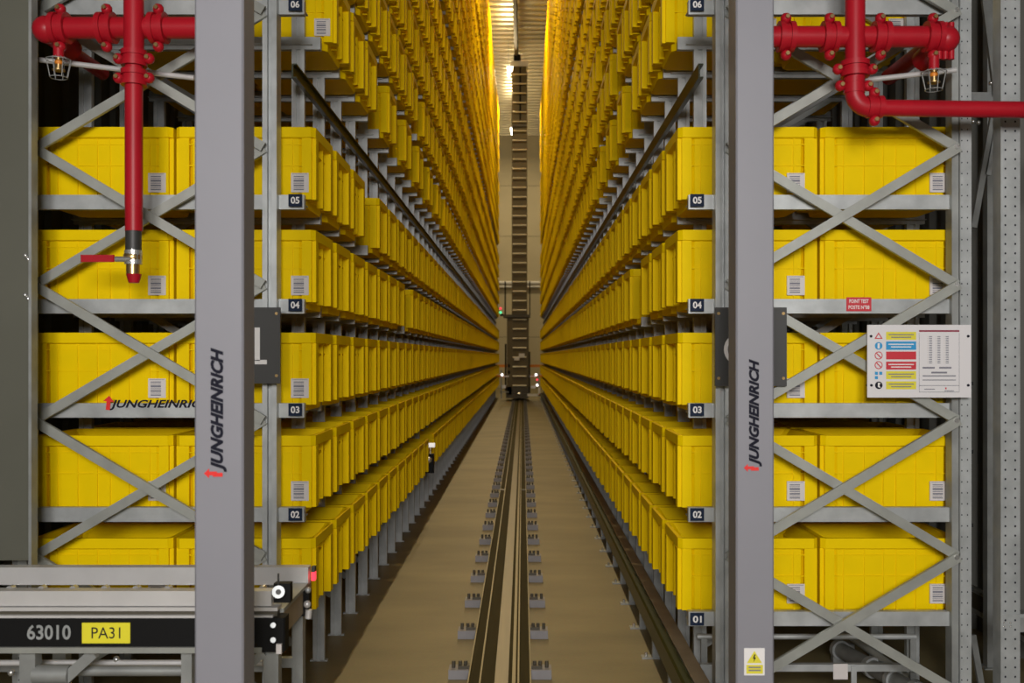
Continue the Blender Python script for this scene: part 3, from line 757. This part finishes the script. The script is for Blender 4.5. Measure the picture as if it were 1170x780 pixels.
m = MB(); m.box(-.52, .36, .0, 1.6, .12, .55, 'mastdark'); m.box(-.3, .3, -.5, 2.4, .13, .30, 'mastdark'); m.build('chassis', sr)
m = MB(); m.cyl((-.05, -.2, .23), (.05, -.2, .23), .15, 'steel', 20); m.build('wheel', sr)
m = MB(); m.cyl((-.05, 2.1, .23), (.05, 2.1, .23), .15, 'steel', 20); m.build('wheel', sr)
m = MB(); m.box(.15, .80, -.25, -.19, .20, .29, 'white'); m.box(.72, .80, -.25, -.19, .2, .52, 'white'); m.box(-.75, -.4, -.2, -.15, .34, .38, 'galvd'); m.box(-.72, -.66, -.2, -.15, .1, 1.2, 'galvd'); m.box(.70, .75, -.2, -.15, .5, 1.1, 'galvd'); m.box(-.70, -.52, -.2, -.1, .5, .62, 'alu'); m.box(.45, .62, -.2, -.1, .5, .6, 'alu'); m.build('guide_arm', sr)
m = MB(); m.ball((-.66, -.2, 1.02), .045, 'led', 10); m.ball((.64, -.2, 1.02), .045, 'led', 10); m.box(-.66, -.4, -.17, -.13, .94, .98, 'alu'); m.box(.4, .64, -.17, -.13, .94, .98, 'alu'); m.ball((.68, -.2, .62), .045, 'led', 10); m.ball((.68, -.2, .83), .04, 'ledred', 8); m.build('lamps', sr)
m = MB(); m.ball((-.72, -.2, 3.55), .05, 'ledred', 8); m.ball((-.72, -.2, 3.40), .05, 'ledgreen', 8); m.box(-.74, -.6, -.18, -.1, 3.26, 3.34, 'black'); m.build('signal_light', sr)
m = MB(); m.box(-.32, .34, .1, .8, ZT-.25, ZT-.05, 'alu'); m.box(-.22, .05, .1, .8, ZT-.05, ZT+.2, 'black'); m.box(-.3, .3, .0, .1, ZT-2.6, ZT-2.5, 'mastdark'); m.box(.0, .06, .0, .12, ZT-2.4, ZT-.3, 'black'); m.build('mast_head', sr)
m = MB(); m.box(-.16, -.08, 6, 42, 13.30, 13.42, 'mastdark'); 
m.box(-.20, -.04, 6, 42, 13.42, 13.44, 'mastdark'); y = 7
while y < 42: m.box(-.14, -.10, y, y+.06, 13.44, 14.02, 'mastdark'); y += 2.5
tag(m.build('guide_beam'), 'dark top guide rail hanging from the ceiling above the aisle', 'rail')
# far end: barrier and pipe
for z, lab in ((1.15, 'top'), (.75, 'lower')):
    pass
t = thing('end_barrier', 'orange barrier bars across the far end of the aisle', 'barrier', (0, 44.5, 0))
for z in (1.28, .80): MB().box(-1.3, 1.3, 0, .06, z-.06, z+.06, 'orange').build('bar', t)
for x in (-1.2, 1.2): MB().box(x-.05, x+.05, .06, .12, 0, 1.45, 'galvd').build('barrier_post', t)
m = MB(); m.cyl((XL, 53.3, PZ(323, 53.3)), (XR, 53.3, PZ(323, 53.3)), .10, 'white', 14); m.cyl((XL, 53.3, PZ(327.5, 53.3)), (XR, 53.3, PZ(327.5, 53.3)), .06, 'white', 12)
tag(m.build('wall_pipe'), 'pair of white pipes running across the far wall', 'pipe')

# ------------------------------------------------------------------ lamps
def light(kind, name, loc, power, col, **kw):
    l = bpy.data.lights.new(name, kind); l.energy = power; l.color = col
    for k, v in kw.items(): setattr(l, k, v)
    o = bpy.data.objects.new(name, l); C.objects.link(o); o.location = loc; return o
WARM = (1.0, 0.80, 0.47)
for k, yy in enumerate((8, 18, 28, 38, 48)):
    t = thing('aisle_lamp', f'linear lamp under the ceiling over the aisle, {ordinal(k+1)} along it', 'lamp', (-.43, yy, 12.9), 'ceiling lamps above the aisle')
    MB().box(-.05, .05, -.7, .7, .06, .10, 'alu').build('housing', t)
    MB().cyl((0, -.65, .03), (0, .65, .03), .022, 'tube', 10).build('tube', t)
    m = MB(); m.cyl((0, -.5, .1), (0, -.5, 1.15), .006, 'galv', 6); m.cyl((0, .5, .1), (0, .5, 1.15), .006, 'galv', 6); m.build('suspension', t)
    light('AREA', 'aisle_light', (-.43, yy, 12.88), 250, WARM, shape='RECTANGLE', size=.12, size_y=1.3); light('POINT', 'aisle_glow', (-.43, yy, 12.5), 130, WARM, shadow_soft_size=.15)
# added soft light panels, unseen behind the camera, to light the rack fronts
for k, (x, yy, e) in enumerate(((-.62, -3.6, 190), (.82, -3.6, 190))):
    t = thing('fill_panel', ('left added fill light panel, unseen behind the camera', 'right added fill light panel, unseen behind the camera')[k], 'lamp', (x, yy, 3.2))
    t.rotation_euler = (math.radians(77), 0, 0)
    MB().box(-.65, .65, -.8, .8, .02, .10, 'alu').build('housing', t)
    MB().box(-.62, .62, -.75, .75, .0, .02, 'panel').build('diffuser', t)
    m = MB(); c_, q_ = math.cos(math.radians(77)), math.sin(math.radians(77))
    for xx in (-.55, .55): m.cyl((xx, 0, .1), (xx, 10.6*q_, .1+10.6*c_), .008, 'galv', 6)
    m.build('suspension', t)
    o = light('AREA', 'fill_light', (x, yy+.03, 3.2), e, (1.0, .97, .95), shape='RECTANGLE', size=1.2, size_y=1.4)
    o.rotation_euler = (math.radians(77), 0, 0)
# ------------------------------------------------------------------ camera, world, view
cam = bpy.data.cameras.new('camera'); co = bpy.data.objects.new('camera', cam); C.objects.link(co)
co.location = (CAMX, 0, H); co.rotation_euler = (math.pi/2, 0, 0)
cam.sensor_width = 36; cam.lens = F/1170*36
cam.shift_x = (585-VX)/1170; cam.shift_y = (VY-390)/1170
cam.clip_start = .05; cam.clip_end = 200
cam.dof.use_dof = True; cam.dof.focus_distance = 5.5; cam.dof.aperture_fstop = 3.2
sc.camera = co
wd = bpy.data.worlds.new('world'); wd.use_nodes = True; sc.world = wd
wd.node_tree.nodes['Background'].inputs[0].default_value = (.5, .5, .5, 1); wd.node_tree.nodes['Background'].inputs[1].default_value = .05
sc.view_settings.view_transform = 'Standard'; sc.view_settings.look = 'None'; sc.view_settings.gamma = 1
sc.view_settings.use_curve_mapping = False; sc.view_settings.exposure = 0.27
sc.cycles.max_bounces = 8; sc.cycles.diffuse_bounces = 5
